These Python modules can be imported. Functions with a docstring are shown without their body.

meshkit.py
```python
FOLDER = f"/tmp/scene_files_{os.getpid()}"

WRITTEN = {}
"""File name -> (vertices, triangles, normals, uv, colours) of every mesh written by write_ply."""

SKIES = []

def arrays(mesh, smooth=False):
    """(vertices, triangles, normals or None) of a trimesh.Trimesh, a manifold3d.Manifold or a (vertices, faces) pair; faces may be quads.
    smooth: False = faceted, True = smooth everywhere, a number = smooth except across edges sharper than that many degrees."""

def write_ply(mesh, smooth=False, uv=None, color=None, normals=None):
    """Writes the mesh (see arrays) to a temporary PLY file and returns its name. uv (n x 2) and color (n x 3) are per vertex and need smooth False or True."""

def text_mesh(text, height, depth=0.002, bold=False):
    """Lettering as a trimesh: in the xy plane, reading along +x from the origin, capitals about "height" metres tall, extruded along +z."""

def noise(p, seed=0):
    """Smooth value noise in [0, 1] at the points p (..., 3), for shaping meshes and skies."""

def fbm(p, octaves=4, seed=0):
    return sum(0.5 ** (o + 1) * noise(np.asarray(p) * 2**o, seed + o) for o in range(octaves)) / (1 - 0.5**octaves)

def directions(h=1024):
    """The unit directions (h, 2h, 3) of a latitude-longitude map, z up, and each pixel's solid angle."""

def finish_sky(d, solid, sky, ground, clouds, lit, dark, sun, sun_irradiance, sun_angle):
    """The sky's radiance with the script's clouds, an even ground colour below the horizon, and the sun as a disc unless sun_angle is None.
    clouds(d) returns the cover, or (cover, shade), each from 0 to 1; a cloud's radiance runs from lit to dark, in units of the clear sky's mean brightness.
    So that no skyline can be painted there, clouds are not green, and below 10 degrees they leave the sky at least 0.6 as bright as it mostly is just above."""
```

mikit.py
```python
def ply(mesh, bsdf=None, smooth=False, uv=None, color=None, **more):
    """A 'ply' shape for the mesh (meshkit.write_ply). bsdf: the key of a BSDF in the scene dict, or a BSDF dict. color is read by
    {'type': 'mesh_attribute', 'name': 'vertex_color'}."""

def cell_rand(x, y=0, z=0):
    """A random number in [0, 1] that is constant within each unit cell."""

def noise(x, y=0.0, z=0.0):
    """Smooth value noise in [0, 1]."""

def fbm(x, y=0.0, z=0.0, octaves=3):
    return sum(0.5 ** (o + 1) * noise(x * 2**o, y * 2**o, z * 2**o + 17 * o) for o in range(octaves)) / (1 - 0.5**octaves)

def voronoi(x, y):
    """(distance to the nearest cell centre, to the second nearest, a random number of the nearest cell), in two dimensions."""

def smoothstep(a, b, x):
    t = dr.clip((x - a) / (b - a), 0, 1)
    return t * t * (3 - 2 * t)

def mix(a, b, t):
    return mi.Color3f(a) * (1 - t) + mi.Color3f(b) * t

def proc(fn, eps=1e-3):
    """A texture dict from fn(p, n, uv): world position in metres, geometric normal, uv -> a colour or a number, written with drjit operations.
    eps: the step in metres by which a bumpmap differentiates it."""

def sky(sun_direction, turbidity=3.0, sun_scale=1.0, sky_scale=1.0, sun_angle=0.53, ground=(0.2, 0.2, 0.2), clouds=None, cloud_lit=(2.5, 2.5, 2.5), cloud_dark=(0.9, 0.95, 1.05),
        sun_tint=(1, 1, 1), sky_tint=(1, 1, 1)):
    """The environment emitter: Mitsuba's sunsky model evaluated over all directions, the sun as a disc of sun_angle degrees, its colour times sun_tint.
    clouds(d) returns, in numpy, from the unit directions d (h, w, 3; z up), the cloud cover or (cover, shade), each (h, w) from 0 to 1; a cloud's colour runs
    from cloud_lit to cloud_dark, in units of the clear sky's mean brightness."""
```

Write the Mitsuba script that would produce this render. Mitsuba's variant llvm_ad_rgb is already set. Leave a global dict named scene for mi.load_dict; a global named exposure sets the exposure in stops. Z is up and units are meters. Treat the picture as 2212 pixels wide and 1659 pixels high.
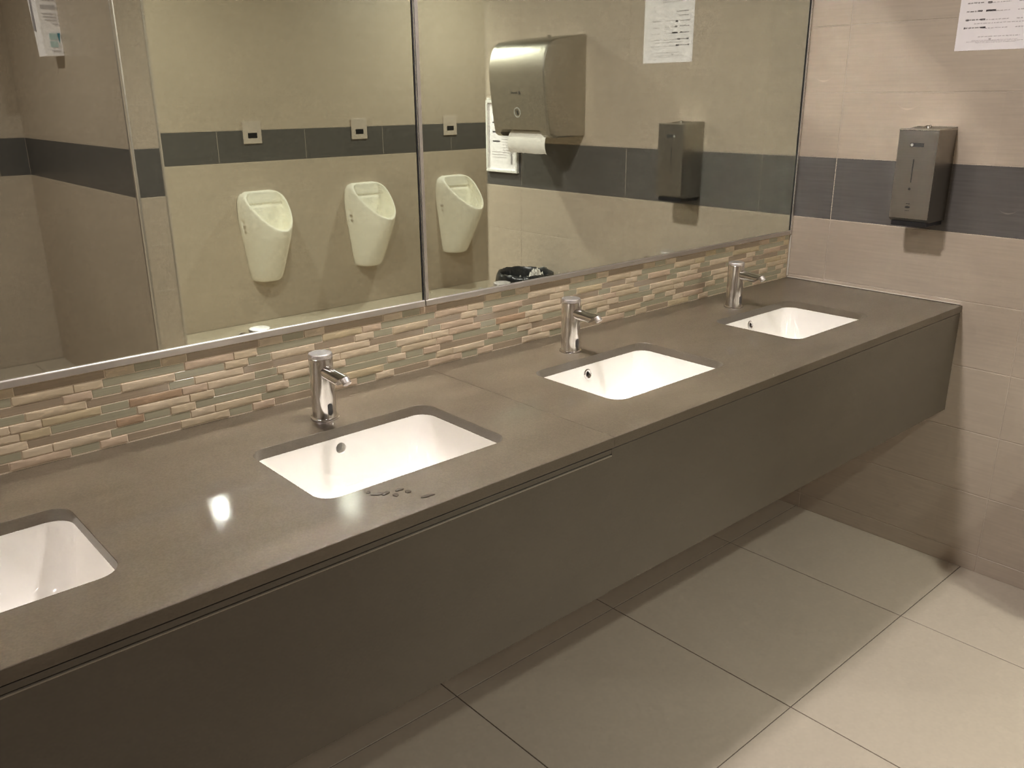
import math, random
import numpy as np, trimesh, manifold3d, shapely
from shapely.geometry import Polygon, box as sbox
import drjit as dr
import mitsuba as mi
import mikit, meshkit
from mikit import proc, noise, fbm, cell_rand, smoothstep, mix
T = mi.ScalarTransform4f
random.seed(7)
RNG = np.random.default_rng(7)
scene, labels = {}, {}

# ------------------------------------------------------------------ camera
CAM = np.array([-2.73584, -1.61507, 1.46851])
YAW, PITCH, ROLL, FPX = math.radians(48.4552), math.radians(-18.4698), math.radians(-0.4410), 1868.45
_f = np.array([math.cos(PITCH) * math.cos(YAW), math.cos(PITCH) * math.sin(YAW), math.sin(PITCH)])
_r = np.cross(_f, [0, 0, 1]); _r /= np.linalg.norm(_r)
_u = np.cross(_r, _f)
_up = -math.sin(ROLL) * _r + math.cos(ROLL) * _u
scene['camera'] = {'type': 'perspective', 'fov': 2 * math.degrees(math.atan(1106 / FPX)), 'fov_axis': 'x', 'near_clip': 0.05, 'far_clip': 100.0,
                   'to_world': T().look_at(origin=CAM.tolist(), target=(CAM + _f).tolist(), up=_up.tolist())}

# ------------------------------------------------------------------ light and exposure
exposure = 6.0
CEIL, BAY = 2.364, 2.48      # ceiling height, and the higher ceiling of the urinal bay
WARM, GREEN, PINK = (1.0, 0.935, 0.91), (0.98, 0.97, 0.86), (1.0, 0.90, 0.86)
# (x, y, radiance, tint): recessed ceiling downlights
LAMPS = [(-1.55, -0.37, 8.2, WARM, .075, 0), (-3.65, -0.37, 3.9, PINK, .075, 0), (-1.012, -2.862, 12.5, GREEN, .046, 1), (1.40, -3.06, 14.5, GREEN, .046, 1), (-0.60, -2.11, 16.0, GREEN, .060, 2), (-2.65, -2.55, 4.2, PINK, .070, 0)]

# ------------------------------------------------------------------ dimensions (metres)
H = 0.85                      # worktop
DEPTH = 0.601                 # worktop depth
FAR = -3.879                  # urinal wall
STUB = -1.643                 # end of the right wall
LEFT = -5.2                   # left wall
PX0, PX1, PY = -1.448, -1.314, -2.22   # partition
COUNTER_L = -3.45
ZJ = [0.0, 0.0585] + [0.0585 + 0.2013 * k for k in range(1, 12)] + [CEIL]  # wall tile joints

# ------------------------------------------------------------------ helpers
def numbered(key):
    if key not in scene and key not in labels:
        return key
    k = 1
    while f'{key}_{k:03d}' in scene or f'{key}_{k:03d}' in labels:
        k += 1
    return f'{key}_{k:03d}'

def thing(name, label, cat, group=None):
    key = numbered(name)
    labels[key] = {'label': label, 'category': cat}
    if group:
        labels[key]['group'] = group
    return key

def put(name, mesh, bsdf, parent=None, smooth=False, label=None, kind=None, **kw):
    key = numbered(f'{parent}__{name}' if parent else name)
    scene[key] = mikit.ply(mesh, bsdf, smooth=smooth, **kw)
    e = {}
    if label: e['label'] = label
    if kind: e['kind'] = kind
    if e: labels[key] = e
    return key

def put_ref(name, plydict, parent, m):
    key = numbered(f'{parent}__{name}' if parent else name)
    scene[key] = {**plydict, 'to_world': m}
    return key

def struct(name, mesh, bsdf, label=None, smooth=False):
    scene[name] = mikit.ply(mesh, bsdf, smooth=smooth)
    labels[name] = {'kind': 'structure'}
    if label: labels[name]['label'] = label
    return name

def bx(x0, x1, y0, y1, z0, z1):
    m = trimesh.creation.box(extents=(x1 - x0, y1 - y0, z1 - z0))
    m.apply_translation(((x0 + x1) / 2, (y0 + y1) / 2, (z0 + z1) / 2))
    return m

def cbox(x0, x1, y0, y1, z0, z1, c=0.002):
    """box with chamfered edges"""
    P = []
    for a in ((x0 + c, x1 - c, y0 + c, y1 - c, z0, z1), (x0 + c, x1 - c, y0, y1, z0 + c, z1 - c), (x0, x1, y0 + c, y1 - c, z0 + c, z1 - c)):
        P += [(x, y, z) for x in a[:2] for y in a[2:4] for z in a[4:]]
    return trimesh.convex.convex_hull(np.array(P))

def cat(*ms):
    return trimesh.util.concatenate(list(ms))

def to_man(m):
    return manifold3d.Manifold(manifold3d.Mesh(vert_properties=np.asarray(m.vertices, np.float32), tri_verts=np.asarray(m.faces, np.uint32)))

def from_man(m):
    k = m.to_mesh()
    return trimesh.Trimesh(np.array(k.vert_properties[:, :3]), np.array(k.tri_verts), process=False)

def loft(rings, close=True):
    """closed mesh through rings (n x 3 each, counter-clockwise seen from the end)"""
    n = len(rings[0]); V = np.vstack(rings); F = []
    for i in range(len(rings) - 1):
        for j in range(n):
            a, b, c_, d = i * n + j, i * n + (j + 1) % n, (i + 1) * n + (j + 1) % n, (i + 1) * n + j
            F += [(a, b, c_), (a, c_, d)]
    if close:
        k = len(V); V = np.vstack([V, rings[0].mean(0), rings[-1].mean(0)])
        L = (len(rings) - 1) * n
        for j in range(n):
            F += [(k, (j + 1) % n, j), (k + 1, L + j, L + (j + 1) % n)]
    return trimesh.Trimesh(V, np.array(F), process=False)

def rrect(hx, hy, r, n=8, cx=0.0, cy=0.0):
    P = []
    for k, (sx, sy) in enumerate(((1, 1), (-1, 1), (-1, -1), (1, -1))):
        for t in np.linspace(0, math.pi / 2, n):
            a = k * math.pi / 2 + t
            P.append((cx + sx * (hx - r) + r * math.cos(a), cy + sy * (hy - r) + r * math.sin(a)))
    return np.array(P)

def ring3(p2, z):
    return np.column_stack([p2, np.full(len(p2), z)])

def lathe(profile, n=40, at=(0, 0, 0)):
    """profile: (radius, z) from bottom to top; closed at the axis"""
    rings = []
    a = np.arange(n) * 2 * math.pi / n
    for r, z in profile:
        rings.append(np.column_stack([r * np.cos(a), r * np.sin(a), np.full(n, z)]))
    m = loft(rings)
    m.apply_translation(at)
    return m

def slab(poly, z0, z1, c=0.0012):
    """a plate with holes, its upper edges chamfered"""
    rings_o = [np.array(r.coords)[:-1] for r in [shapely.geometry.polygon.orient(poly).exterior, *shapely.geometry.polygon.orient(poly).interiors]]
    rings_i = []
    for R in rings_o:
        e = np.roll(R, -1, 0) - R; e /= np.linalg.norm(e, axis=1, keepdims=True)
        nrm = np.column_stack([-e[:, 1], e[:, 0]])
        b = nrm + np.roll(nrm, 1, 0); b /= (b * nrm).sum(1, keepdims=True)
        rings_i.append(R + b * c)
    ms = []
    for R, I in zip(rings_o, rings_i):
        ms.append(loft([ring3(R, z0), ring3(R, z1 - c), ring3(I, z1)], close=False))
    for rings, z, flip in ((rings_i, z1, False), (rings_o, z0, True)):
        v, f = trimesh.creation.triangulate_polygon(Polygon(rings[0], rings[1:]), engine='earcut')
        f = np.asarray(f)
        v3 = np.column_stack([v, np.full(len(v), z)])
        t = trimesh.Trimesh(v3, f, process=False)
        if (t.face_normals[0][2] > 0) == flip:
            t.faces = t.faces[:, ::-1]
        ms.append(t)
    return cat(*ms)

def extrude_y(poly2, y0, y1):
    """polygon in (x, z) extruded from y0 to y1"""
    m = trimesh.creation.extrude_polygon(Polygon(poly2), y1 - y0, engine='earcut')
    v = np.array(m.vertices)
    m2 = trimesh.Trimesh(np.column_stack([v[:, 0], y0 + v[:, 2], v[:, 1]]), np.asarray(m.faces)[:, ::-1], process=True)
    return m2

def frame_matrix(origin, u, v):
    n = np.cross(u, v)
    M = np.eye(4); M[:3, 0], M[:3, 1], M[:3, 2], M[:3, 3] = u, v, n, origin
    return T(M)

# ------------------------------------------------------------------ materials
def principled(col, rough=0.5, metallic=0.0, spec=0.5, clearcoat=0.0, ccg=0.9, two=True):
    b = {'type': 'principled', 'base_color': col if isinstance(col, dict) else {'type': 'rgb', 'value': list(col)}, 'roughness': rough, 'metallic': metallic, 'specular': spec}
    if clearcoat: b['clearcoat'] = clearcoat; b['clearcoat_gloss'] = ccg
    return {'type': 'twosided', 'bsdf': b} if two else b

def tile_tex(base, amp=0.05, seed=0.0):
    base = mi.Color3f(*base)
    def fn(p, n, uv):
        h = p.x + p.y * 1.0
        tone = cell_rand(dr.floor((h + seed) / 0.626), dr.floor((p.z - 0.0585) / 0.2013), 3)
        s = fbm(h * 9 + seed, p.y * 7, p.z * 170, 3) - 0.5
        s2 = fbm(h * 2.1, p.y * 1.7, p.z * 3.1 + seed, 2) - 0.5
        scuff = mi.Float(0)
        for y0, z0, a, b in ((-0.065, 1.504, .020, .0022), (-0.352, 1.419, .022, .0022), (-0.682, 1.134, .016, .0016)):   # pale scuffs on the right wall
            d = dr.square((p.y - y0) / a) + dr.square((p.z - z0 - 0.25 * dr.square((p.y - y0)) / a) / b)
            scuff += dr.select(dr.abs(p.x) < 0.003, dr.exp(-d), 0)
        return base * (1 + amp * (2.2 * s + 1.0 * s2 + 0.7 * (tone - 0.5))) + mi.Color3f(0.10, 0.085, 0.07) * scuff
    return fn

M = scene
M['tile_beige'] = principled(proc(tile_tex((0.44, 0.372, 0.30), 0.06)), 0.38, spec=0.45)
M['tile_dark'] = principled(proc(tile_tex((0.092, 0.086, 0.082), 0.12, 3.3)), 0.36, spec=0.45)
def floor_fn(p, n, uv):
    s = fbm(p.x * 3, p.y * 3, 0, 3) - 0.5
    f = noise(p.x * 160, p.y * 160) - 0.5
    sc = smoothstep(0.80, 0.86, noise(p.x * 9 + p.y * 25, p.y * 9 - p.x * 21, 3))
    return mi.Color3f(0.45, 0.393, 0.318) * (1 + 0.10 * s + 0.04 * f + 0.02 * sc)
M['tile_floor'] = principled(proc(floor_fn), 0.42, spec=0.4)
M['grout_light'] = principled((0.56, 0.50, 0.42), 0.9, spec=0.2)
M['grout_beige'] = principled((0.47, 0.41, 0.34), 0.9, spec=0.2)
M['grout_dark'] = principled((0.12, 0.10, 0.085), 0.9, spec=0.2)
M['paint_brown'] = principled((0.12, 0.09, 0.065), 0.5)
M['paint_ceiling'] = principled((0.40, 0.39, 0.375), 0.9, spec=0.2)
def quartz_fn(p, n, uv):
    f = noise(p.x * 420, p.y * 420, p.z * 420) - 0.5
    s = fbm(p.x * 7, p.y * 16, p.z * 7, 3) - 0.5
    w = smoothstep(0.58, 0.8, fbm(p.x * 2.3 + 4, p.y * 5, 1.0, 3))
    return mi.Color3f(0.105, 0.085, 0.060) * (1 + 0.16 * f + 0.22 * s + 0.22 * w)
M['quartz_soft'] = {'type': 'roughplastic', 'diffuse_reflectance': proc(quartz_fn), 'alpha': 0.24, 'int_ior': 1.5}
M['quartz_polish'] = {'type': 'roughplastic', 'diffuse_reflectance': proc(quartz_fn), 'alpha': 0.011, 'int_ior': 1.5}
M['quartz'] = {'type': 'twosided', 'bsdf': {'type': 'blendbsdf', 'weight': 0.4, 'a': {'type': 'ref', 'id': 'quartz_soft'}, 'b': {'type': 'ref', 'id': 'quartz_polish'}}}
def panel_fn(p, n, uv):
    f = noise(p.x * 300, p.y * 300, p.z * 300) - 0.5
    s = fbm(p.x * 4, p.y * 4, p.z * 9, 3) - 0.5
    return mi.Color3f(0.086, 0.074, 0.056) * (1 + 0.10 * f + 0.18 * s)
M['quartz_panel'] = principled(proc(panel_fn), 0.34, spec=0.4)
M['edge_highlight'] = principled((0.24, 0.215, 0.165), 0.3, spec=0.5)  # paler stone colour that paints the highlight along the panel edge
M['ceramic'] = principled((0.84, 0.82, 0.77), 0.12, spec=0.5)
M['ceramic_urinal'] = principled((0.86, 0.84, 0.76), 0.16, spec=0.5)
M['ceramic_mark'] = principled((0.62, 0.61, 0.58), 0.4)
M['chrome'] = {'type': 'twosided', 'bsdf': {'type': 'roughconductor', 'material': 'none', 'specular_reflectance': {'type': 'rgb', 'value': [0.80, 0.78, 0.76]}, 'alpha': 0.010, 'distribution': 'ggx'}}
M['chrome_satin'] = {'type': 'twosided', 'bsdf': {'type': 'roughconductor', 'material': 'none', 'specular_reflectance': {'type': 'rgb', 'value': [0.86, 0.83, 0.81]}, 'alpha': 0.20, 'distribution': 'ggx'}}
def brushed(base):
    base = mi.Color3f(*base)
    def fn(p, n, uv):
        return base * (0.96 + 0.08 * noise(p.x * 6 + p.y * 6, p.y * 3, p.z * 900))
    return fn
M['steel'] = {'type': 'twosided', 'bsdf': {'type': 'roughconductor', 'material': 'none', 'specular_reflectance': proc(brushed((0.36, 0.34, 0.31))), 'alpha': 0.13, 'distribution': 'ggx'}}
M['steel_soft'] = {'type': 'twosided', 'bsdf': {'type': 'roughconductor', 'material': 'none', 'specular_reflectance': proc(brushed((0.55, 0.52, 0.46))), 'alpha': 0.17, 'distribution': 'ggx'}}
M['aluminium'] = {'type': 'twosided', 'bsdf': {'type': 'roughconductor', 'material': 'none', 'specular_reflectance': {'type': 'rgb', 'value': [0.62, 0.58, 0.54]}, 'alpha': 0.22, 'distribution': 'ggx'}}
M['mirror_glass'] = {'type': 'twosided', 'bsdf': {'type': 'conductor', 'material': 'none', 'specular_reflectance': {'type': 'rgb', 'value': [0.90, 0.96, 0.86]}}}
M['black_plastic'] = principled((0.012, 0.012, 0.014), 0.25)
M['dark_gap'] = principled((0.01, 0.01, 0.01), 0.8)
M['silicone'] = principled((0.52, 0.48, 0.42), 0.5)
M['paper'] = principled((0.88, 0.85, 0.87), 0.8, spec=0.1)
M['tissue'] = principled((0.78, 0.75, 0.70), 0.9, spec=0.05)
M['ink_light'] = principled((0.50, 0.47, 0.48), 0.8, spec=0.1)
M['ink_mid'] = principled((0.30, 0.28, 0.29), 0.8, spec=0.1)
M['ink_dark'] = principled((0.06, 0.055, 0.06), 0.7, spec=0.1)
M['ink_teal'] = principled((0.05, 0.20, 0.27), 0.6)
M['ink_pale_teal'] = principled((0.40, 0.52, 0.52), 0.6)
M['steel_mark'] = principled((0.035, 0.034, 0.032), 0.5)
M['steel_pale_mark'] = principled((0.45, 0.45, 0.42), 0.45)
M['white_plastic'] = principled((0.74, 0.73, 0.70), 0.35)
M['grey_plastic'] = principled((0.22, 0.21, 0.20), 0.4)
M['bin_bag'] = principled((0.016, 0.017, 0.019), 0.28, spec=0.6)
M['plate_metal'] = principled((0.60, 0.53, 0.47), 0.35, metallic=0.35)
M['lamp_trim'] = principled((0.75, 0.74, 0.72), 0.4)
M['water'] = {'type': 'plastic', 'diffuse_reflectance': {'type': 'rgb', 'value': [0.072, 0.060, 0.046]}, 'int_ior': 1.33, 'ext_ior': 1.0}
def stone_fn(base):
    base = mi.Color3f(*base)
    def fn(p, n, uv):
        a = fbm(p.x * 40, p.y * 40, p.z * 60, 3) - 0.5
        b = smoothstep(0.62, 0.8, fbm(p.x * 70 + 9, 2.0, p.z * 160, 3))
        return base * (1 + 0.30 * a + 0.18 * b)
    return fn
STONES = ['stone_cream', 'stone_sand', 'stone_rose', 'stone_gold', 'stone_rust']
for k, c in zip(STONES, ((0.55, 0.455, 0.325), (0.50, 0.41, 0.28), (0.50, 0.39, 0.28), (0.48, 0.395, 0.25), (0.38, 0.265, 0.17))):
    M[k] = principled(proc(stone_fn(c)), 0.5, spec=0.35)
def glass_fn(base):
    base = mi.Color3f(*base)
    def fn(p, n, uv):
        return base * (1 + 0.22 * (fbm(p.x * 14, 1.0, p.z * 420, 2) - 0.5))
    return fn
M['grout_mosaic'] = principled((0.66, 0.565, 0.43), 0.9, spec=0.2)
M['glass_olive'] = principled(proc(glass_fn((0.355, 0.332, 0.232))), 0.12, spec=0.5, clearcoat=0.5, ccg=0.95)
M['glass_tan'] = principled(proc(glass_fn((0.34, 0.27, 0.19))), 0.12, spec=0.5, clearcoat=0.5, ccg=0.95)

# ------------------------------------------------------------------ downlights
for i, (x, y, L, tint, LAMP_R, bay) in enumerate(LAMPS):
    cz = BAY if bay == 1 else CEIL
    where = ['over the middle of the worktop', 'over the left end of the worktop', 'nearest the partition in the urinal bay', 'farthest right in the urinal bay', 'in an added short tube before the urinal bay', 'left of the partition'][i]
    t = thing('ceiling_downlight', f'round white recessed ceiling downlight {where}', 'ceiling light', None)
    ring = loft([np.column_stack([r * np.cos(a), r * np.sin(a), np.full(48, z)]) for r, z in ((0.098, 0.0), (0.098, -0.003), (0.094, -0.007), (0.082, -0.007), (0.079, -0.003), (0.079, 0.0)) for a in [np.arange(48) * 2 * math.pi / 48]], close=False)
    ring.apply_translation((x, y, cz))
    ring.faces = ring.faces[:, ::-1]
    put('trim_ring', ring, 'lamp_trim', t, smooth=30)
    if bay == 2:      # unseen hanging tube with a black baffle, added to cut the beam
        aa = np.arange(48) * 2 * math.pi / 48
        tube = loft([np.column_stack([x + r * np.cos(aa), y + r * np.sin(aa), np.full(48, cz + z)]) for r, z in ((.066, -.004), (.066, -.064), (.0675, -.066), (.0735, -.066), (.075, -.064), (.075, -.004))], close=False)
        put('baffle_tube', tube, 'black_plastic', t, smooth=30, label='black baffle tube added to cut the beam')
    a = np.arange(32) * 2 * math.pi / 32
    disc = trimesh.Trimesh(np.vstack([np.column_stack([LAMP_R * np.cos(a) + x, LAMP_R * np.sin(a) + y, np.full(32, cz - 0.003)]), [[x, y, cz - 0.003]]]),
                           np.array([(32, (j + 1) % 32, j) for j in range(32)]), process=False)
    key = f'{t}__lens'
    scene[key] = mikit.ply(disc, 'lamp_trim', smooth=False, emitter={'type': 'area', 'radiance': {'type': 'rgb', 'value': [L * c for c in tint]}})

# ------------------------------------------------------------------ the room
TH = 0.0013   # depth of the joints: grout bed behind the tile faces
struct('floor', bx(LEFT - .2, 2.4, FAR - .2, 0.15, -0.12, -0.0022), 'grout_dark')
BAYY = -2.24
struct('ceiling', cat(bx(LEFT - .2, 2.4, BAYY, 0.15, CEIL, BAY + .1), bx(LEFT - .2, (PX0 + PX1) / 2, FAR - .2, BAYY, CEIL, BAY + .1), bx((PX0 + PX1) / 2, 2.4, FAR - .2, BAYY, BAY, BAY + .1)), 'paint_ceiling')
struct('wall_back', bx(LEFT - .2, 0.15, 0.012, 0.15, 0, CEIL), 'tile_beige')
struct('wall_left', bx(LEFT - .2, LEFT, FAR - .2, 0.15, 0, CEIL), 'paint_brown')
struct('wall_right', bx(TH, 2.4, STUB + TH, 0.15, 0, CEIL), 'grout_beige')
struct('wall_front', bx(LEFT - .2, 2.4, FAR - .2, FAR - TH, 0, BAY), 'grout_beige')
struct('wall_alcove', bx(2.25, 2.4, FAR - .2, STUB + .1, 0, BAY), 'tile_beige')
struct('wall_partition', bx(PX0 + TH, PX1 - TH, FAR - .05, PY - TH, 0, BAY), 'grout_beige')
# light grout strips show at the upright joints of the dark row: the grout bed itself is light there
_tile_cache = {}
def tile_ply(w, h, bsdf, gap=0.0022, depth=0.0090, c=0.0006):
    k = (round(w, 4), round(h, 4), bsdf, gap)
    if k not in _tile_cache:
        g = gap / 2
        P = []
        for ins, z in ((g, -depth + 0.0005), (g, -c), (g + c, 0.0)):
            P += [(x, y, z) for x in (-w / 2 + ins, w / 2 - ins) for y in (-h / 2 + ins, h / 2 - ins)]
        _tile_cache[k] = mikit.ply(trimesh.convex.convex_hull(np.array(P)), bsdf)
    return _tile_cache[k]

def clad(parent, origin, u, v, us, vs, row_bsdf, name='tile', gap=0.0022):
    """tiles between the joints us (along u) and vs (along v); origin: the point u = v = 0 on the finished face"""
    u, v, o = np.array(u, float), np.array(v, float), np.array(origin, float)
    for j in range(len(vs) - 1):
        for i in range(len(us) - 1):
            w, h = us[i + 1] - us[i], vs[j + 1] - vs[j]
            if w < 0.015 or h < 0.012:
                continue
            c = o + u * (us[i] + us[i + 1]) / 2 + v * (vs[j] + vs[j + 1]) / 2
            put_ref(name, tile_ply(w, h, row_bsdf(j), gap), parent, frame_matrix(c, u, v))
ZB = ZJ[:-1] + [BAY]
BAND = next(j for j in range(len(ZJ) - 1) if abs(ZJ[j] - 1.065) < 0.01)
rowb = lambda j: 'tile_dark' if j == BAND else 'tile_beige'
# right wall, seen directly and in the mirror: u = -y
clad('wall_right', (0, 0, 0), (0, -1, 0), (0, 0, 1), [0.0, 0.14, 0.768, 1.397, -STUB], ZJ, rowb, gap=0.003)
# its end, facing the urinal wall
clad('wall_right', (0, STUB, 0), (1, 0, 0), (0, 0, 1), [0.0, 0.6, 1.226, 1.852, 2.25], ZJ, rowb)
# urinal wall: u = -x
UX = [2.25, 2.146, 1.5245, 0.898, 0.2715, -0.3495, -0.9755, PX1]
clad('wall_front', (0, FAR, 0), (-1, 0, 0), (0, 0, 1), [-x for x in UX], ZB, rowb, gap=0.003)
clad('wall_front', (0, FAR, 0), (-1, 0, 0), (0, 0, 1), [-x for x in (PX0, -1.6, -2.226, -2.852, -3.478, -4.104, -4.73, LEFT)], ZJ, rowb)
# partition: left face (u = -y), end face (u = -x), right face (u = +y)
clad('wall_partition', (PX0, 0, 0), (0, -1, 0), (0, 0, 1), [-PY + 0.0135, 2.785, 3.451, -FAR - 0.001], ZJ, rowb, gap=0.003)
clad('wall_partition', (0, PY, 0), (-1, 0, 0), (0, 0, 1), [-PX1 + 0.0135, -PX0 - 0.0135], ZJ, rowb)
clad('wall_partition', (PX1, 0, 0), (0, 1, 0), (0, 0, 1), [FAR + 0.001, -3.3, -2.67, PY - 0.0135], ZB, rowb)
# floor
fx = [LEFT] + [-0.4165 - 0.5985 * k for k in range(5, -1, -1)] + [-0.4165 + 0.5985 * k for k in range(1, 5)] + [2.25]
fy = [FAR] + [-0.7225 - 0.5985 * k for k in range(5, -1, -1)] + [-0.124, 0.012]
for j in range(len(fy) - 1):
    for i in range(len(fx) - 1):
        w, h = fx[i + 1] - fx[i], fy[j + 1] - fy[j]
        cx, cy = (fx[i] + fx[i + 1]) / 2, (fy[j] + fy[j + 1]) / 2
        if cx > 0.3 and cy > STUB:
            continue
        put_ref('tile', tile_ply(w, h, 'tile_floor', 0.003), 'floor', frame_matrix((cx, cy, 0), (1, 0, 0), (0, 1, 0)))

def qround(cx, cy, r, a0):
    a = np.radians(np.linspace(a0, a0 + 90, 7))
    P = [(cx, cy)] + [(cx + r * math.cos(t), cy + r * math.sin(t)) for t in a]
    m = trimesh.creation.extrude_polygon(Polygon(P), CEIL - 0.002, engine='earcut')
    m.apply_translation((0, 0, 0.001))
    return m
struct('trim_1', qround(PX0 + .0135, PY - .0135, .014, 90), 'aluminium', 'polished metal corner trim on the left edge of the partition end', 30)
struct('trim_2', qround(PX1 - .0135, PY - .0135, .014, 0), 'aluminium', 'polished metal corner trim on the right edge of the partition end', 30)
struct('trim_3', qround(.008, STUB + .008, .0085, 180), 'aluminium', 'pale corner trim at the end of the right wall', 30)
struct('trim_4', cbox(-0.004, 0.001, -DEPTH + .006, -0.001, H + .0003, H + .004, .0018), 'silicone', 'pale sealant line where the worktop meets the right wall')
struct('trim_5', cbox(-0.0065, -0.0002, -0.005, 0.001, H + .006, 1.0015, .002), 'silicone', 'pale sealant line in the corner beside the mosaic')

# ------------------------------------------------------------------ worktop
SINKS = [-2.640, -1.9285, -1.2215, -0.5135]
SX, SY0, SY1 = 0.2005, -0.4705, -0.197
SCY, SHY = (SY0 + SY1) / 2, (SY1 - SY0) / 2
SEAM = -1.577
ZS = 0.829
wt = thing('worktop', 'long polished grey brown stone worktop with four rectangular basin cutouts', 'worktop')
def top_piece(x0, x1, sinks):
    p = sbox(x0, -DEPTH, x1, 0.006)
    for sx in sinks:
        p = p.difference(Polygon(rrect(SX, SHY, 0.034, 9, sx, SCY)))
    return slab(p, ZS, H, 0.0008)
put('slab', top_piece(COUNTER_L, SEAM - 0.0002, SINKS[:2]), 'quartz', wt, smooth=30)
put('slab', top_piece(SEAM + 0.0002, -0.0005, SINKS[2:]), 'quartz', wt, smooth=30)

va = thing('vanity_front', 'floating grey brown stone front under the worktop with a fine shadow groove', 'vanity unit')
ZP = 0.513
def panel(x0, x1, y, ztop, c):
    P = [(y, ZP), (y + 0.02, ZP), (y + 0.02, ztop), (y + c, ztop), (y, ztop - c)]
    m = trimesh.creation.extrude_polygon(Polygon(P), x1 - x0, engine='earcut')
    v = np.array(m.vertices)
    return trimesh.Trimesh(np.column_stack([x0 + v[:, 2], v[:, 0], v[:, 1]]), np.asarray(m.faces), process=True)
put('front_panel', panel(COUNTER_L, -1.583, -DEPTH + 0.0002, 0.8150, 0.0030), 'quartz_panel', va)
put('front_panel', panel(-1.5815, -0.001, -DEPTH + 0.0025, 0.8265, 0.001), 'quartz_panel', va)
put('edge_strip', cbox(COUNTER_L, -1.583, -DEPTH - 0.0002, -DEPTH + 0.004, 0.8120, 0.8146, 0.0007), 'edge_highlight', va, label='pale strip painted as the highlight on the panel top edge')  # light strip painted in place of the highlight on the chamfer
put('rail', cbox(COUNTER_L, -1.583, -DEPTH + 0.0012, -DEPTH + 0.024, 0.8168, 0.8265, 0.0006), 'quartz_panel', va)
put('bottom_board', bx(COUNTER_L, -0.001, -DEPTH + 0.023, 0.011, ZP + 0.01, ZP + 0.028), 'quartz_panel', va)  # unseen board, added to block light from around the basins
put('end_panel', bx(COUNTER_L - 0.02, COUNTER_L, -DEPTH + .001, 0.011, ZP, ZS), 'quartz_panel', va)

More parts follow.
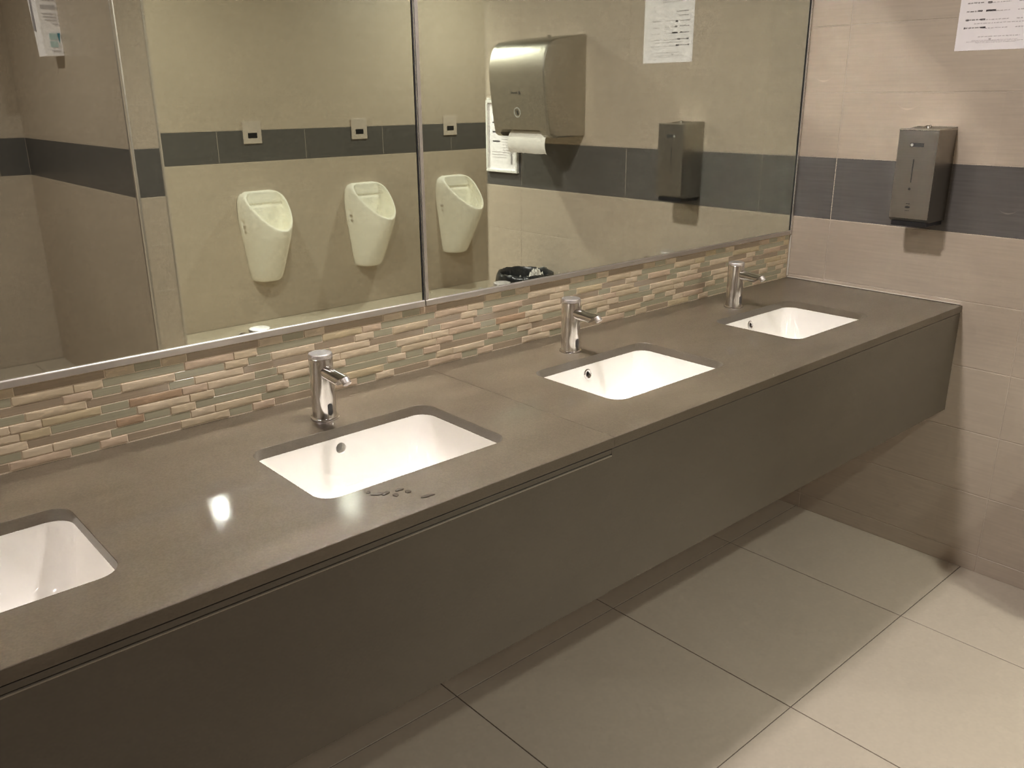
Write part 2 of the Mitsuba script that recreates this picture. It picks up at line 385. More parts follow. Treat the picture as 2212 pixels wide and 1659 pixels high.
# ------------------------------------------------------------------ basins
def basin_meshes(cx):
    def rr(hx, hy, r, z, dy=0): return ring3(rrect(hx, hy, r, 9, cx, SCY + dy), z)
    outer = loft([rr(.10, .06, .05, .685), rr(.165, .105, .05, .70), rr(.20, .135, .05, .75), rr(.212, .148, .045, .80), rr(.214, .150, .042, .815), rr(.224, .160, .042, .818), rr(.224, .160, .042, ZS - .0002)])
    inner = loft([rr(.02, .015, .012, .7005, .02), rr(.10, .055, .04, .7055, .01), rr(.155, .095, .05, .713), rr(.180, .117, .05, .735), rr(.1935, .1300, .042, .785), rr(.1995, .1355, .037, .817), rr(.2025, .1385, .036, .85)])
    ov = trimesh.creation.cylinder(radius=.0112, height=.06, sections=32)
    ov.apply_transform(trimesh.transformations.rotation_matrix(math.pi / 2, [1, 0, 0]))
    ov.apply_translation((cx - .008, SCY + .140, .806))
    dn = trimesh.creation.cylinder(radius=.020, height=.06, sections=32)
    dn.apply_translation((cx, SCY + .02, .70))
    return from_man(to_man(outer) - to_man(inner) - to_man(ov) - to_man(dn))
BLAB = ['white undermount basin at the left edge of the photo', 'white undermount basin with a plain overflow hole, water drops on the worktop before it',
        'white undermount basin just right of the worktop seam, with a chrome overflow ring', 'white undermount basin nearest the tiled right wall']
for k, cx in enumerate(SINKS):
    t = thing('basin', BLAB[k], 'sink', 'undermount basins in the worktop')
    put('bowl', basin_meshes(cx), 'ceramic', t, smooth=38)
    # the dark channel behind the overflow hole
    cup = lathe([(0.0122, 0), (0.0122, 0.028), (0.0113, 0.028), (0.0113, 0.003), (0.0, 0.003)], 28)
    cup.apply_transform(trimesh.transformations.rotation_matrix(math.pi / 2, [1, 0, 0]))
    cup.apply_translation((cx - .008, SCY + .176, .806))
    put('overflow_channel', cup, 'ceramic_mark', t, smooth=30, label='dark overflow channel')
    if k >= 2:
        yw = SCY + .1335
        R = lathe([(.0070, 0), (.0125, 0), (.0125, .0015), (.0105, .0030), (.0080, .0026), (.0070, .0010)], 36)
        R = loft([np.column_stack([r * np.cos(a), r * np.sin(a), np.full(36, z)]) for r, z in ((.0062, 0), (.0128, 0), (.0128, .0012), (.0108, .0030), (.0078, .0026), (.0062, .0008), (.0062, 0)) for a in [np.arange(36) * 2 * math.pi / 36]], close=False)
        R.apply_transform(trimesh.transformations.rotation_matrix(math.pi / 2 + math.radians(-11), [1, 0, 0]))
        R.apply_translation((cx - .008, yw, .806))
        put('overflow_ring', R, 'chrome', t, smooth=30, label='chrome overflow ring')
        D = trimesh.creation.cylinder(radius=.0066, height=.002, sections=24)
        D.apply_transform(trimesh.transformations.rotation_matrix(math.pi / 2, [1, 0, 0])); D.apply_translation((cx - .008, yw + .004, .806))
        put('overflow_hole', D, 'dark_gap', t)
    dr_ = lathe([(.0195, .688), (.0195, .7000), (.0185, .7022), (.013, .7012), (.012, .698), (0, .698)], 32, (cx, SCY + .02, 0))
    put('drain', dr_, 'chrome', t, smooth=30, label='chrome drain')
    if k == 1:
        txt = meshkit.text_mesh('Vitra', 0.0065, 0.0005)
        w = txt.bounds[1][0]
        txt.apply_translation((-w / 2, 0, 0))
        txt.apply_transform(trimesh.transformations.rotation_matrix(math.pi / 2 - math.radians(9), [1, 0, 0]))
        txt.apply_translation((cx - .003, SCY + .1312, .7835))
        put('maker_mark', txt, 'ceramic_mark', t, label='faint grey lettering')

# ------------------------------------------------------------------ taps
def rotx(m, deg):
    m.apply_transform(trimesh.transformations.rotation_matrix(math.radians(deg), [1, 0, 0])); return m
TY = -0.131
TLAB = ['chrome sensor tap at the basin on the left edge of the photo', 'chrome sensor tap behind the basin with the plain overflow hole',
        'chrome sensor tap behind the basin just right of the worktop seam', 'chrome sensor tap nearest the tiled right wall']
for k, cx in enumerate(SINKS):
    t = thing('sensor_tap', TLAB[k], 'tap', 'sensor taps along the worktop')
    put('base_ring', lathe([(.0, 0), (.0275, 0), (.0282, .0012), (.0278, .0035), (.0245, .0045), (.0, .0045)], 48, (cx, TY, H)), 'chrome', t, smooth=30)
    put('body', lathe([(.0, .0040), (.0238, .0040), (.0238, .1270), (.0232, .1280), (0, .1280)], 56, (cx, TY, H)), 'chrome', t, smooth=30)
    put('cap', lathe([(.0, .1280), (.0234, .1280), (.0240, .1288), (.0240, .1345), (.0228, .1368), (.0205, .1378), (0, .1384)], 56, (cx, TY, H)), 'chrome_satin', t, smooth=30)
    sp = trimesh.creation.cylinder(radius=.0132, height=.104, sections=44)
    rotx(sp, 90)
    sp.apply_translation((0, -.052, 0))
    ms = to_man(sp).trim_by_plane((0.0, 0.62, 0.60), -0.0570)
    sp = from_man(ms)
    rotx(sp, 4)
    sp.apply_translation((cx, TY, H + .103))
    put('spout', sp, 'chrome', t, smooth=30)
    ae = lathe([(0, 0), (.0086, 0), (.0086, .010), (.0080, .0120), (.0, .0112)], 32)
    ae.apply_transform(trimesh.transformations.rotation_matrix(math.radians(180 - 44), [1, 0, 0]))
    ae.apply_translation((cx, TY - .0885, H + .1035))
    put('aerator', ae, 'aluminium', t, smooth=30)
    # oval sensor eye on the front of the body
    P = []
    hw, hh, R = .0054, .0125, .0241
    n = 12
    pts2 = [(hw * math.cos(a), (hh - hw) + hw * math.sin(a)) for a in np.linspace(0, math.pi, n)] + [(hw * math.cos(a), -(hh - hw) + hw * math.sin(a)) for a in np.linspace(math.pi, 2 * math.pi, n)]
    pts2 = np.array(pts2)
    def curved(s, rad):
        th = s[:, 0] / R
        return np.column_stack([cx + rad * np.sin(th), TY - rad * np.cos(th), H + .024 + s[:, 1]])
    put('sensor_eye', loft([curved(pts2, .0236), curved(pts2, .0244), curved(pts2 * .88, .0247)]), 'black_plastic', t, smooth=40)

# ------------------------------------------------------------------ mosaic splashback
mo = thing('mosaic_splashback', 'strip of thin beige stone and olive glass mosaic between the worktop and the mirrors', 'splashback')
MZ0, MP = 0.8522, 0.01645     # lowest row, row pitch
put('grout_bed', bx(COUNTER_L, -0.0005, 0.0019, 0.0118, H + .0002, 1.0018), 'grout_mosaic', mo)
P3 = 0.3015
# each row from the top: (start of the pattern, [(kind, length)...]); S stone, o olive glass, t tan glass
MROWS = [(-1.842, 't150 S52 o50 S49'), (-1.698, 'o151 S100 S50'), (-1.869, 't100 S50 o51 S100'), (-1.832, 'S101 t150 o50'), (-1.708, 'o50 S100 S51 S100'),
         (-1.796, 'o150 S101 S50'), (-1.836, 't150 S51 o50 S50'), (-1.698, 'o151 S50 S100'), (-1.770, 'o50 S50 t101 S100')]
_mt = {}
def mosaic_tile(w, h, kind, bsdf, var=0):
    k = (round(w, 3), kind, bsdf, var)
    if k not in _mt:
        if kind == 'S':
            rr = np.random.default_rng(int(w * 1000) * 7 + var)
            c = 0.0011
            rings = []
            base = rrect(w / 2 - .0006, h / 2 - .0006, .0016, 3)
            jit = rr.normal(0, 1, (len(base), 2))
            for ins, z, a in ((0, -.0045, 0), (0, -c, .00012), (c, 0.0, .00022)):
                q = rrect(w / 2 - .0006 - ins, h / 2 - .0006 - ins, .0014, 3) + jit * a
                rings.append(ring3(q, z))
            m = loft(rings)
        else:
            m = cbox(-w / 2 + .0009, w / 2 - .0009, -h / 2 + .0009, h / 2 - .0009, -.0012, 0, .0004)
        _mt[k] = mikit.ply(m, bsdf, smooth=(40 if kind == 'S' else False))
    return _mt[k]
for r, (s0, pat) in enumerate(MROWS):
    z = MZ0 + MP * (8 - r) + MP / 2
    items = [(a[0], int(a[1:]) / 1000) for a in pat.split()]
    tot = sum(w for _, w in items)
    k0 = math.ceil((s0 - COUNTER_L) / P3)
    x = s0 - k0 * P3
    for k in range(40):
        for kind, w in items:
            w = w * P3 / tot
            a, b = max(x, COUNTER_L), min(x + w, -0.008)
            x += w
            if b - a < 0.006:
                continue
            q = RNG.random()
            if kind == 'S':
                bs = 'stone_cream' if q < .45 else 'stone_sand' if q < .68 else 'stone_rose' if q < .87 else 'stone_gold' if q < .98 else 'stone_rust'
                pl = mosaic_tile(b - a, MP, 'S', bs, int(RNG.integers(0, 3)))
                put_ref('stone_tile', pl, mo, frame_matrix(((a + b) / 2, 0.0003 - 0.0007 * RNG.random(), z), (1, 0, 0), (0, 0, 1)))
            else:
                bs = 'glass_olive' if (kind == 'o' or q > .75) else 'glass_tan'
                put_ref('glass_tile', mosaic_tile(b - a, MP, 'G', bs), mo, frame_matrix(((a + b) / 2, 0.0012, z), (1, 0, 0), (0, 0, 1)))

# ------------------------------------------------------------------ mirrors
MT = 1.965
for x0, x1, lab in ((-1.5745, -0.0115, 'large wall mirror beside the right wall, reflecting the towel and soap dispensers'), (COUNTER_L, -1.5775, 'large wall mirror left of the upright joint, reflecting the partition and two urinals')):
    t = thing('wall_mirror', lab, 'mirror', None)
    put('glass', bx(x0 + .003, x1 - .003, 0.0, 0.006, 1.006, MT), 'mirror_glass', t)
    # lower channel with a bright upper bead
    prof = [(-.0050, 1.0025), (-.0050, 1.0135), (-.0040, 1.0155), (-.0025, 1.0165), (-.0004, 1.0165), (-.0004, 1.0040), (.0118, 1.0040), (.0118, 1.0025)]
    m = trimesh.creation.extrude_polygon(Polygon(prof), x1 - x0, engine='earcut')
    v = np.array(m.vertices)
    put('bottom_channel', trimesh.Trimesh(np.column_stack([x0 + v[:, 2], v[:, 0], v[:, 1]]), np.asarray(m.faces), process=True), 'aluminium', t, smooth=30)
    put('side_bead', bx(x1 - .003, x1 - .0002, -.002, .0115, 1.0168, MT), 'dark_gap', t)
    put('side_channel', cbox(x0, x0 + .010, -.0035, -.0003, 1.0168, MT, .0012), 'aluminium', t)
    if x1 > -1:
        put('side_channel', cbox(x1 + .0001, x1 + .0105, -.0055, .0115, 1.0025, MT, .0012), 'aluminium', t)

# ------------------------------------------------------------------ soap dispenser on the right wall
sd = thing('soap_dispenser', 'tall brushed steel soap dispenser box on the right wall over the dark tile row', 'soap dispenser')
sy0, sy1 = -0.509, -0.394
prof = [(0.0, 1.100), (-.108, 1.100), (-.120, 1.110), (-.120, 1.362), (0.0, 1.371)]
put('body', extrude_y([(x, z) for x, z in prof][::-1], sy0, sy1), 'steel', sd)
put('lid', cbox(-.1215, -.0008, sy0 - .0006, sy1 + .0006, 1.3625, 1.3665, .0008), 'steel_soft', sd)
put('lock', lathe([(.0055, 0), (.0055, .003), (.0090, .004), (.0095, .007), (.0075, .0095), (0, .010)], 28, (-.062, -.451, 1.3660)), 'chrome', sd, smooth=30, label='small chrome lock button')
put('nozzle_base', cbox(-.112, -.006, sy0 + .004, sy1 - .004, 1.086, 1.1005, .002), 'black_plastic', sd, label='black nozzle base')
def fplate(y0, y1, z0, z1, d=.0004, x=-.120): return bx(x - d, x + .0003, y0, y1, z0, z1)
put('badge', cat(fplate(-.470, -.430, 1.3165, 1.3275)), 'steel_mark', sd, label='small dark badge')
rb = trimesh.creation.cylinder(radius=.0042, height=.001, sections=20); rb.apply_transform(trimesh.transformations.rotation_matrix(math.pi / 2, [0, 1, 0])); rb.apply_translation((-.1206, -.4355, 1.322))
put('badge_dot', rb, 'steel_pale_mark', sd)
put('level_slot', fplate(-.4475, -.4445, 1.215, 1.282, .0003), 'steel_mark', sd)
lk = trimesh.creation.cylinder(radius=.0035, height=.001, sections=20); lk.apply_transform(trimesh.transformations.rotation_matrix(math.pi / 2, [0, 1, 0])); lk.apply_translation((-.1203, -.4445, 1.196))
put('sight_hole', lk, 'steel_mark', sd)
em = np.array([(.0075 * math.cos(a), .0032 * math.sin(a)) for a in np.linspace(0, 2 * math.pi, 24, endpoint=False)])
em = trimesh.creation.extrude_polygon(Polygon(em), .0006, engine='earcut')
em.apply_transform(np.array([[0, 0, -1, -.1199], [-1, 0, 0, -.446], [0, 1, 0, 1.143], [0, 0, 0, 1]], float))
put('hand_mark', em, 'steel_mark', sd)
put('mark_line', cat(fplate(-.452, -.440, 1.1525, 1.1540), fplate(-.452, -.440, 1.1325, 1.1338)), 'steel_mark', sd)

# ------------------------------------------------------------------ paper towel dispenser (seen in the mirror)
td = thing('paper_towel_dispenser', 'large rounded steel paper towel dispenser on the right wall beside the framed notice', 'towel dispenser')
ty0, ty1 = -1.342, -1.000
prof = [(0, 1.303)] + [(-.165, 1.301), (-.190, 1.303), (-.205, 1.312), (-.212, 1.345), (-.2225, 1.42), (-.2325, 1.50), (-.2365, 1.55), (-.2370, 1.575), (-.2345, 1.600), (-.2270, 1.628), (-.2150, 1.652), (-.1990, 1.668), (-.180, 1.677), (-.150, 1.682), (0, 1.702)]
body = extrude_y(prof[::-1], ty0 + .012, ty1 - .012)
side = [(x * .985 if x else 0, 1.50 + (z - 1.50) * .985) for x, z in prof]
# front shell with softened cheeks: hull-like layering of three extrusions
def prof_scaled(s):
    return [(min(0, x + s) if x else 0, z + (s if z < 1.4 else -s if z > 1.6 else 0)) for x, z in prof]
layers = [(ty0, .008), (ty0 + .003, .003), (ty0 + .010, 0.0), (ty1 - .010, 0.0), (ty1 - .003, .003), (ty1, .008)]
rings = []
for y, s in layers:
    q = np.array(prof_scaled(s))
    rings.append(np.column_stack([q[:, 0], np.full(len(q), y), q[:, 1]]))
shell = loft(rings, close=False)
caps = []
for R_, fl in ((rings[0], False), (rings[-1], True)):
    v, f = trimesh.creation.triangulate_polygon(Polygon(R_[:, [0, 2]]), engine='earcut')
    v = np.asarray(v); f = np.asarray(f)
    cap = trimesh.Trimesh(np.column_stack([v[:, 0], np.full(len(v), R_[0, 1]), v[:, 1]]), f, process=False)
    want = 1 if fl else -1
    if np.sign(cap.face_normals[0][1]) != want: cap.faces = cap.faces[:, ::-1]
    caps.append(cap)
shell = trimesh.util.concatenate([shell] + caps); shell.merge_vertices()
trimesh.repair.fix_normals(shell)
slot = trimesh.convex.convex_hull(np.array([(x, y, z) for x, zz in ((-.26, 0), (-.10, 0)) for y, z in ((-1.302, 1.27), (-1.040, 1.27), (-1.300, 1.318), (-1.042, 1.318), (-1.284, 1.331), (-1.058, 1.331))]))
shell = from_man(to_man(shell) - to_man(slot))
put('cover', shell, 'steel_soft', td, smooth=25)
put('roll_chamber', bx(-.102, -.098, -1.304, -1.038, 1.304, 1.334), 'dark_gap', td)
put('lock', lathe([(.0055, 0), (.0055, .003), (.0095, .004), (.0095, .007), (.0075, .0095), (0, .010)], 28, (-.085, -1.13, 1.6915)), 'chrome', td, smooth=30, label='small chrome lock button')
def on_front(y, z):
    zs = [p[1] for p in prof[3:12]]; xs = [p[0] for p in prof[3:12]]
    return float(np.interp(z, zs, xs))
def front_disc(y, z, r, n=32, d=.0012, inner=0.0):
    a = np.linspace(0, 2 * math.pi, n, endpoint=False)
    x = on_front(y, z); sl = (on_front(y, z + .01) - on_front(y, z - .01)) / .02
    ring = lambda rad, off: np.column_stack([x - off + sl * rad * np.sin(a), y - rad * np.cos(a), z + rad * np.sin(a)])
    if inner:
        return loft([ring(inner, .0), ring(inner, d), ring(r, d), ring(r, 0.0)], close=False)
    return loft([ring(r, -.001), ring(r, d)])
put('badge_ring', front_disc(-1.178, 1.400, .0205, inner=.0165), 'steel_pale_mark', td, label='pale round badge ring')
put('badge_hand', cat(front_disc(-1.178, 1.403, .0055), front_disc(-1.176, 1.394, .004)), 'steel_mark', td)
lg = []
for i, (yy, w, hh) in enumerate(((-1.155, .010, .012), (-1.172, .006, .007), (-1.182, .007, .006), (-1.193, .005, .007), (-1.202, .006, .006))):
    x = on_front(yy, 1.477)
    lg.append(bx(x - .0008, x + .002, yy - w / 2, yy + w / 2, 1.477 - hh / 2, 1.477 + hh / 2))
put('maker_mark', cat(*lg), 'steel_mark', td, label='small dark blurred lettering')
# the sheet that hangs out
def sheet(y0, y1, prof2, thick=.0006, n=22, rag=.004, seed=3):
    rr = np.random.default_rng(seed)
    ys = np.linspace(y0, y1, n)
    V = []
    for k, (x, z) in enumerate(prof2):
        last = k == len(prof2) - 1
        for y in ys:
            V.append((x, y, z - (rr.random() * rag if last else 0)))
    V = np.array(V); m_ = len(prof2)
    F = []
    for i in range(m_ - 1):
        for j in range(n - 1):
            a, b, c_, d = i * n + j, i * n + j + 1, (i + 1) * n + j + 1, (i + 1) * n + j
            F += [(a, b, c_), (a, c_, d)]
    back = V + np.array([thick, 0, 0])
    k = len(V)
    F2 = [(a + k, c_ + k, b + k) for a, b, c_ in F]
    E = []
    loop = [j for j in range(n)] + [i * n + n - 1 for i in range(1, m_)] + [(m_ - 1) * n + j for j in range(n - 2, -1, -1)] + [i * n for i in range(m_ - 2, 0, -1)]
    for a, b in zip(loop, loop[1:] + loop[:1]):
        E += [(a, a + k, b), (b, a + k, b + k)]
    mm = trimesh.Trimesh(np.vstack([V, back]), np.array(F + F2 + E), process=False)
    return mm
pp = [(-.150, 1.332), (-.165, 1.331), (-.181, 1.324), (-.192, 1.312), (-.199, 1.296), (-.202, 1.278), (-.201, 1.262), (-.197, 1.249), (-.190, 1.238)]
put('paper_sheet', sheet(-1.262, -1.032, pp), 'tissue', td, smooth=60, label='white paper towel sheet hanging out')

# ------------------------------------------------------------------ notices
def bars(rows, ox, sgn_y, y_edge, z_top, x):
    """rows: (offset from top, [(start, width, height)...])"""
    ms = []
    for dz, ws in rows:
        for s, w, h in ws:
            a = y_edge - s
            ms.append(bx(x - .0010, x - .0003, a - w, a, z_top - dz - h, z_top - dz))
    return cat(*ms)
ny0, ny1, nz0, nz1 = -0.698, -0.4665, 1.5795, 1.884
nt = thing('paper_notice', 'white printed paper notice stuck on the tiled right wall above the soap dispenser', 'notice')
put('sheet', bx(-.0007, -.0001, ny0, ny1, nz0, nz1), 'paper', nt)
rr = np.random.default_rng(5)
def words(start, length, h, gap=.0022):
    out = []; s = start
    while s < start + length:
        w = float(rr.uniform(.004, .011)); out.append((s, min(w, start + length - s), h * float(rr.uniform(.75, 1.0)))); s += w + gap
    return out
# distances are measured from the edge nearest the mirror wall, along -y
hl = [(.118 + .0145 * k) for k in range(5)]
put('faint_print', bars([(.085, words(.062, .085, .004)), (.093, words(.055, .10, .004)), (.205 + .028, words(.045, .14, .0024)), (.268, words(.06, .11, .0022))] + [(d + .008, words(.075, .06, .0024)) for d in (.150, .172, .194, .216, .238)] + [(d + .008, words(.155, .04, .0030)) for d in (.150, .172, .194, .216, .238)], 0, 0, ny1, nz1, 0), 'ink_light', nt)
put('bold_print', bars([(.128, words(.025, .055, .0030)), (.142, words(.025, .045, .0030)), (.160, words(.020, .045, .0032)), (.178, words(.020, .045, .0035)), (.200, words(.020, .040, .0035)), (.222, words(.020, .050, .0035)), (.243, words(.020, .050, .0035))], 0, 0, ny1, nz1, 0), 'ink_mid', nt)
put('heavy_print', bars([(.1600, [(.072, .011, .005)]), (.178, [(.074, .011, .005)]), (.199, [(.050, .012, .004), (.072, .026, .005)]), (.2215, [(.020, .008, .0045), (.060, .013, .0045)]), (.2425, [(.018, .004, .0045), (.063, .014, .0045)])], 0, 0, ny1, nz1, 0), 'ink_dark', nt)
put('footer_print', bars([(.278, words(.045, .12, .0014, .0012)), (.281, words(.030, .15, .0014, .0012)), (.2842, words(.055, .11, .0014, .0012)), (.2735, [(.090, .006, .0045)])], 0, 0, ny1, nz1, 0), 'ink_light', nt)

fr = thing('framed_notice', 'white framed printed sheet on the right wall, half hidden by the towel dispenser', 'framed notice')
gy0, gy1, gz0, gz1 = -1.628, -1.410, 1.126, 1.447
W_ = .013
put('frame', cat(cbox(-.016, -.0005, gy0, gy1, gz0, gz0 + W_, .002), cbox(-.016, -.0005, gy0, gy1, gz1 - W_, gz1, .002), cbox(-.016, -.0005, gy0, gy0 + W_, gz0 + W_, gz1 - W_, .002), cbox(-.016, -.0005, gy1 - W_, gy1, gz0 + W_, gz1 - W_, .002)), 'white_plastic', fr)
put('hanger_clip', cbox(-.014, -.001, gy0 + .006, gy0 + .030, gz1 + .0005, gz1 + .010, .002), 'white_plastic', fr)
put('page', bx(-.006, -.003, gy0 + W_, gy1 - W_, gz0 + W_, gz1 - W_), 'paper', fr)
fb = []
for zz in (1.388, 1.346, 1.304, 1.262):
    fb.append(bx(-.0064, -.0058, -1.588, -1.536, zz, zz + .0062))
put('black_bars', cat(*fb), 'ink_dark', fr, label='four short black bars')
put('faint_print', bars([(.05 + .012 * k, words(.02, .10 - .002 * k, .003)) for k in range(15)] + [(.215 + .012 * k, words(.07, .10, .003)) for k in range(3)], 0, 0, gy1 - W_, gz1 - W_, -.0059), 'ink_light', fr)
put('side_print', bx(-.0064, -.0058, -1.461, -1.451, 1.165, 1.222), 'ink_mid', fr)

# ------------------------------------------------------------------ waste bin with a black bag (seen in the mirror)
bn = thing('waste_bin', 'round grey waste bin lined with a crumpled black bag under the towel dispenser', 'waste bin')
bcx, bcy, bz = -.146, -1.215, .700
put('body', lathe([(0, .002), (.096, .002), (.100, .006), (.116, bz - .02), (.119, bz - .016), (.119, bz - .004), (.115, bz), (.111, bz - .004), (.097, .02), (0, .016)], 56, (bcx, bcy, 0)), 'grey_plastic', bn, smooth=30)
na = 96
a = np.arange(na) * 2 * math.pi / na
rings = []
for k, (r, z, amp) in enumerate(((.125, bz - .17, .008), (.129, bz - .10, .008), (.130, bz - .04, .006), (.128, bz - .004, .005), (.125, bz + .014, .008), (.116, bz + .020, .008), (.106, bz + .006, .006), (.103, bz - .05, .008), (.098, bz - .16, .010), (.088, bz - .30, .012))):
    wob = np.array([meshkit.fbm(np.array([[math.cos(t) * 4.2 + 9, math.sin(t) * 4.2, k * .55]]), 3)[0] for t in a]) - .5
    fine = np.array([meshkit.noise(np.array([[math.cos(t) * 17 + 3, math.sin(t) * 17, k * .8]]))[0] for t in a]) - .5
    rad = r + amp * 1.6 * wob + amp * .8 * fine
    rad = np.clip(rad, .1205, .138) if k < 5 else np.minimum(rad, .1085 if k > 5 else .125)
    zz = z + (amp * 2.2 * wob + amp * .8 * fine if 0 < k < 8 else np.zeros(na))
    if k in (3, 4, 5): zz = np.maximum(zz, bz + .003)
    rings.append(np.column_stack([bcx + rad * np.cos(a), bcy + rad * np.sin(a), zz]))
bag = loft(rings, close=False)
put('bag', bag, 'bin_bag', bn, smooth=45, label='crumpled shiny black bin bag folded over the rim')
for i, (dx, dy, dz, ang) in enumerate(((-.010, .085, .014, 20), (.060, .040, .010, 75), (-.060, .045, -.02, 130))):
    q = thing('crumpled_paper_towel', ['pointed white crumpled paper towel at the right of the black bin bag', 'white crumpled paper towel at the back of the black bin bag', 'white crumpled paper towel low in the black bin bag'][i], 'paper towel', None)
    rs = np.random.default_rng(20 + i)
    n = 9
    gx, gy = np.meshgrid(np.linspace(-1, 1, n), np.linspace(-1, 1, n), indexing='ij')
    hgt = .030 * (1 - np.abs(gx + .2 * gy)) + .012 * rs.normal(0, 1, gx.shape) - .02 * gy ** 2
    V = np.column_stack([gx.ravel() * .024, gy.ravel() * .022, hgt.ravel()])
    F = []
    for u_ in range(n - 1):
        for w_ in range(n - 1):
            p = u_ * n + w_
            F += [(p, p + n, p + n + 1), (p, p + n + 1, p + 1)]
    F = np.array(F)
    nV = len(V)
    mm = trimesh.Trimesh(np.vstack([V, V - [0, 0, .0015]]), np.vstack([F, F[:, ::-1] + nV]), process=False)
    mm.apply_transform(trimesh.transformations.rotation_matrix(math.radians(ang), [0, 0, 1]))
    mm.apply_translation((bcx + dx, bcy + dy - .02, bz - .012 + dz))
    put('sheet', mm, 'tissue', q)

# ------------------------------------------------------------------ urinals
def dsec(a, d, z, d0=0.0, n=40, p=None, cx=0.0):
    p = p or float(np.interp(z, [.285, .50, .65, .78, .88], [2.25, 2.0, 1.78, 1.78, 2.0]))
    th = np.linspace(0, math.pi, n)
    c_, s_ = np.cos(th), np.sin(th)
    x = cx + a * np.sign(c_) * np.abs(c_) ** (2 / p)
    y = d0 + (d - d0) * np.abs(s_) ** (2 / p)
    return np.column_stack([x, y, np.full(n, z)])
UZ = [(.285, .094, .105), (.30, .103, .122), (.36, .114, .165), (.44, .124, .220), (.52, .134, .275), (.60, .145, .330), (.66, .153, .362), (.72, .157, .380), (.77, .157, .384), (.80, .155, .382), (.83, .150, .380), (.85, .142, .376), (.865, .128, .372), (.875, .108, .366), (.882, .08, .36), (.95, .06, .35)]
def interp_u(z):
    zz = [u[0] for u in UZ]
    return float(np.interp(z, zz, [u[1] for u in UZ])), float(np.interp(z, zz, [u[2] for u in UZ]))
def urinal_mesh():
    zs = np.concatenate([np.linspace(.285, .82, 26), np.linspace(.83, .90, 14)])
    outer = to_man(loft([dsec(*interp_u(z), z) for z in zs]))
    p0, p1 = np.array([0.055, .872]), np.array([.372, .633])     # (depth, z) of the rim
    e = (p1 - p0) / np.linalg.norm(p1 - p0); nn = np.array([-e[1], e[0]])
    if nn[1] < 0: nn = -nn
    below = -np.array([0, nn[0], nn[1]]); off = -(nn @ p0)
    outer = outer.trim_by_plane(below.tolist(), off)
    outer = outer.trim_by_plane((0, 0, -1), -.881)
    inner_rings = []
    for z in np.linspace(.50, .95, 24):
        a_, d_ = interp_u(z)
        f = min(1.0, (z - .50) / .10 + .55)
        inner_rings.append(dsec((a_ - .021) * f, .05 + (d_ - .021 - .05) * f, z, d0=.052))
    inner = to_man(loft(inner_rings))
    rim = inner
    res = outer - rim
    # undercut below the rim: the flushing channel
    und = []
    for z in np.linspace(.58, .95, 20):
        a_, d_ = interp_u(z)
        und.append(dsec(a_ - .012, d_ - .014, z, d0=.044))
    und = to_man(loft(und)).trim_by_plane(below.tolist(), off + .060).trim_by_plane((-below).tolist(), -(off + .078))
    res = res - und
    for sx in (-1, 1):
        pts = [(sx * x, y, z) for x in (.139, .20) for y, z in ((.050, .590), (.078, .590), (.046, .605), (.082, .605), (.040, .690), (.072, .690), (.044, .700), (.068, .700))]
        res = res - to_man(trimesh.convex.convex_hull(np.array(pts)))
    res = res.refine_to_length(.008)
    m = from_man(res)
    m.merge_vertices()
    keep = m.vertices[:, 1] < .0005
    v0 = m.vertices.copy()
    for _ in range(7):
        trimesh.smoothing.filter_laplacian(m, lamb=.5, iterations=1, volume_constraint=False)
    v = m.vertices.copy(); v[keep] = v0[keep]
    m.vertices = v
    return m
um = urinal_mesh()
um_ply = mikit.ply(um, 'ceramic_urinal', smooth=True)
br = cat(cbox(-.149, -.130, .048, .072, .652, .668, .002), cbox(-.146, -.128, .052, .074, .618, .634, .002))
br_ply = mikit.ply(br, 'chrome')
UXS = [-.111, .699, 1.512]
ULAB = ['white wall hung urinal nearest the partition', 'white wall hung urinal in the middle of the three', 'white wall hung urinal nearest the right wall end']
for k, ux in enumerate(UXS):
    t = thing('urinal', ULAB[k], 'urinal', 'wall hung urinals')
    m = T().translate([ux, FAR + .0005, 0])
    put_ref('bowl', um_ply, t, m)
    put_ref('mounting_bracket', br_ply, t, m)
pl = mikit.ply(cbox(-.064, .064, 0.0, .010, 1.180, 1.3205, .0025), 'plate_metal')
wn = mikit.ply(cbox(-.0315, .0315, .0095, .0112, 1.2145, 1.2480, .0008), 'black_plastic')
lo = mikit.ply(cbox(-.060, .060, .0098, .0106, 1.1835, 1.208, .0004), 'steel_soft')
for k, ux in enumerate(UXS):
    t = thing('flush_sensor_plate', 'square brushed metal flush sensor plate above the urinal ' + ['nearest the partition', 'in the middle', 'nearest the right wall end'][k], 'sensor plate', 'flush sensors over the urinals')
    m = T().translate([ux, FAR + .0002, 0])
    put_ref('plate', pl, t, m)
    put_ref('sensor_window', wn, t, m)

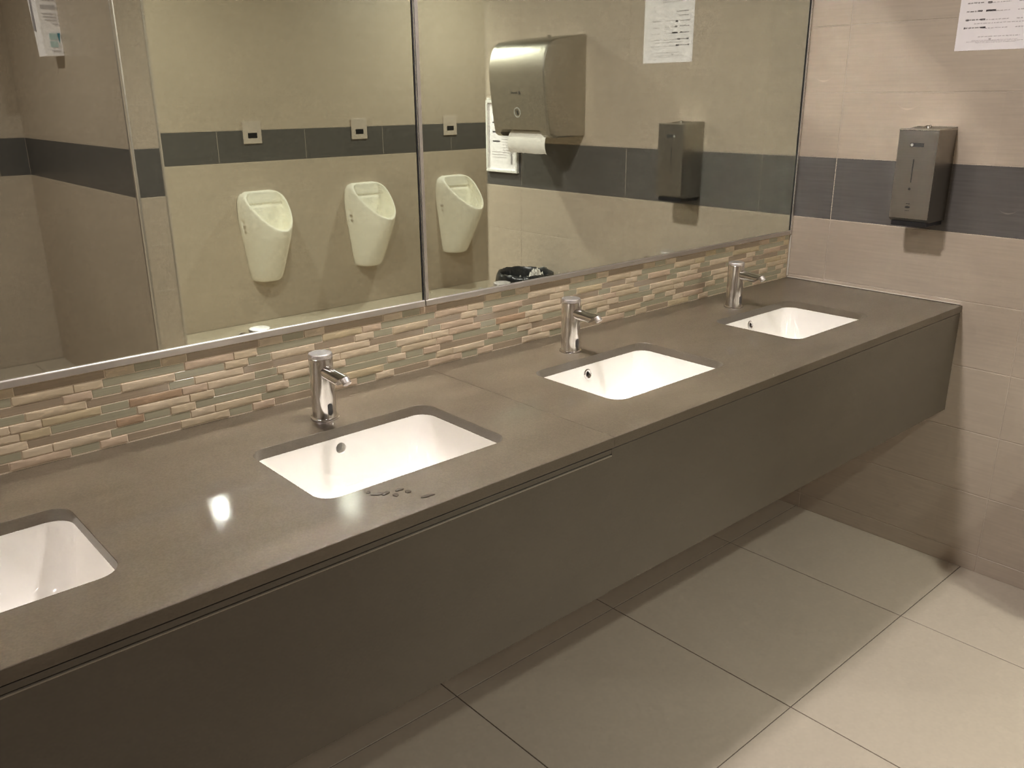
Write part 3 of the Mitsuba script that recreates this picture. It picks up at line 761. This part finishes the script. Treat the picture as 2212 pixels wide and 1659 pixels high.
# ------------------------------------------------------------------ white box on the partition (seen in the mirror)
wb = thing('leaflet_box', 'slim white card box with a teal emblem on the left face of the partition', 'dispenser box')
bxw, by0, by1 = PX0, -3.045, -2.915
P = np.array([(bxw - .0005, by1, 1.655), (bxw - .0005, by0, 1.655), (bxw - .0005, by1, 2.06), (bxw - .0005, by0, 2.06),
              (bxw - .080, by1 + .004, 1.652), (bxw - .080, by0 + .03, 1.652), (bxw - .092, by1 + .004, 2.06), (bxw - .092, by0, 2.06)])
put('box', trimesh.convex.convex_hull(P), 'paper', wb)
def yface(x0, x1, z0, z1): return bx(x0, x1, by1 + .0042, by1 + .0052, z0, z1)
put('slit', bx(bxw - .0915, bxw - .086, -2.992, -2.980, 1.76, 1.93), 'ink_mid', wb)
put('emblem', cat(yface(bxw - .052, bxw - .020, 1.722, 1.748), yface(bxw - .052, bxw - .020, 1.690, 1.715)), 'ink_pale_teal', wb, label='pale teal emblem blocks')
tri = trimesh.creation.extrude_polygon(Polygon([(bxw - .018, 1.750), (bxw - .006, 1.750), (bxw - .012, 1.705)]), .001, engine='earcut')
v = np.array(tri.vertices); tri = trimesh.Trimesh(np.column_stack([v[:, 0], by1 + .0042 + v[:, 2], v[:, 1]]), np.asarray(tri.faces)[:, ::-1], process=False)
put('emblem_wedge', tri, 'ink_teal', wb, label='dark teal wedge')
put('bold_print', cat(yface(bxw - .072, bxw - .010, 1.850, 1.866)), 'ink_light', wb)
put('faint_print', cat(yface(bxw - .070, bxw - .008, 1.828, 1.832), yface(bxw - .066, bxw - .008, 1.815, 1.819), yface(bxw - .060, bxw - .008, 1.802, 1.806), yface(bxw - .03, bxw - .006, 1.786, 1.790), yface(bxw - .05, bxw - .01, 1.672, 1.677), yface(bxw - .066, bxw - .012, 1.885, 1.897)), 'ink_light', wb)

# ------------------------------------------------------------------ water drops
DROPS = [(-2.056, -.490, .0052, .6, 20), (-2.048, -.506, .0105, .45, -25), (-2.036, -.512, .0085, .5, 10), (-2.028, -.528, .0065, .7, 40), (-2.013, -.516, .0070, .6, 0), (-2.006, -.531, .0058, .8, 30), (-1.992, -.566, .0110, .4, -15)]
DL = ['just off the basin edge', 'largest of the cluster', 'in the middle of the cluster', 'nearest the worktop front in the cluster', 'on the right of the cluster', 'small and round at the cluster edge', 'alone and flat nearest the front edge']
for i, (x, y, r, asp, ang) in enumerate(DROPS):
    rs = np.random.default_rng(40 + i)
    n = 28
    a = np.arange(n) * 2 * math.pi / n
    prof = 1 + .16 * np.cos(2 * a + rs.random() * 6) + .10 * np.cos(3 * a + rs.random() * 6)
    hgt = min(.0022, r * .32)
    rings = []
    for s, z in ((.96, 0), (1.0, .15), (.97, .42), (.86, .72), (.66, .91), (.36, .99), (.10, 1.0)):
        q = np.column_stack([r * s * prof * np.cos(a), r * s * asp * prof * np.sin(a)])
        c_, s_ = math.cos(math.radians(ang)), math.sin(math.radians(ang))
        q = q @ np.array([[c_, s_], [-s_, c_]])
        rings.append(np.column_stack([q[:, 0] + x, q[:, 1] + y, np.full(n, H + .00015 + hgt * z)]))
    t = put('water_drop', loft(rings), 'water', None, smooth=True)
    labels[t] = {'label': f'clear water drop before the second basin, {DL[i]}', 'category': 'water drop', 'group': 'water drops by the basin'}
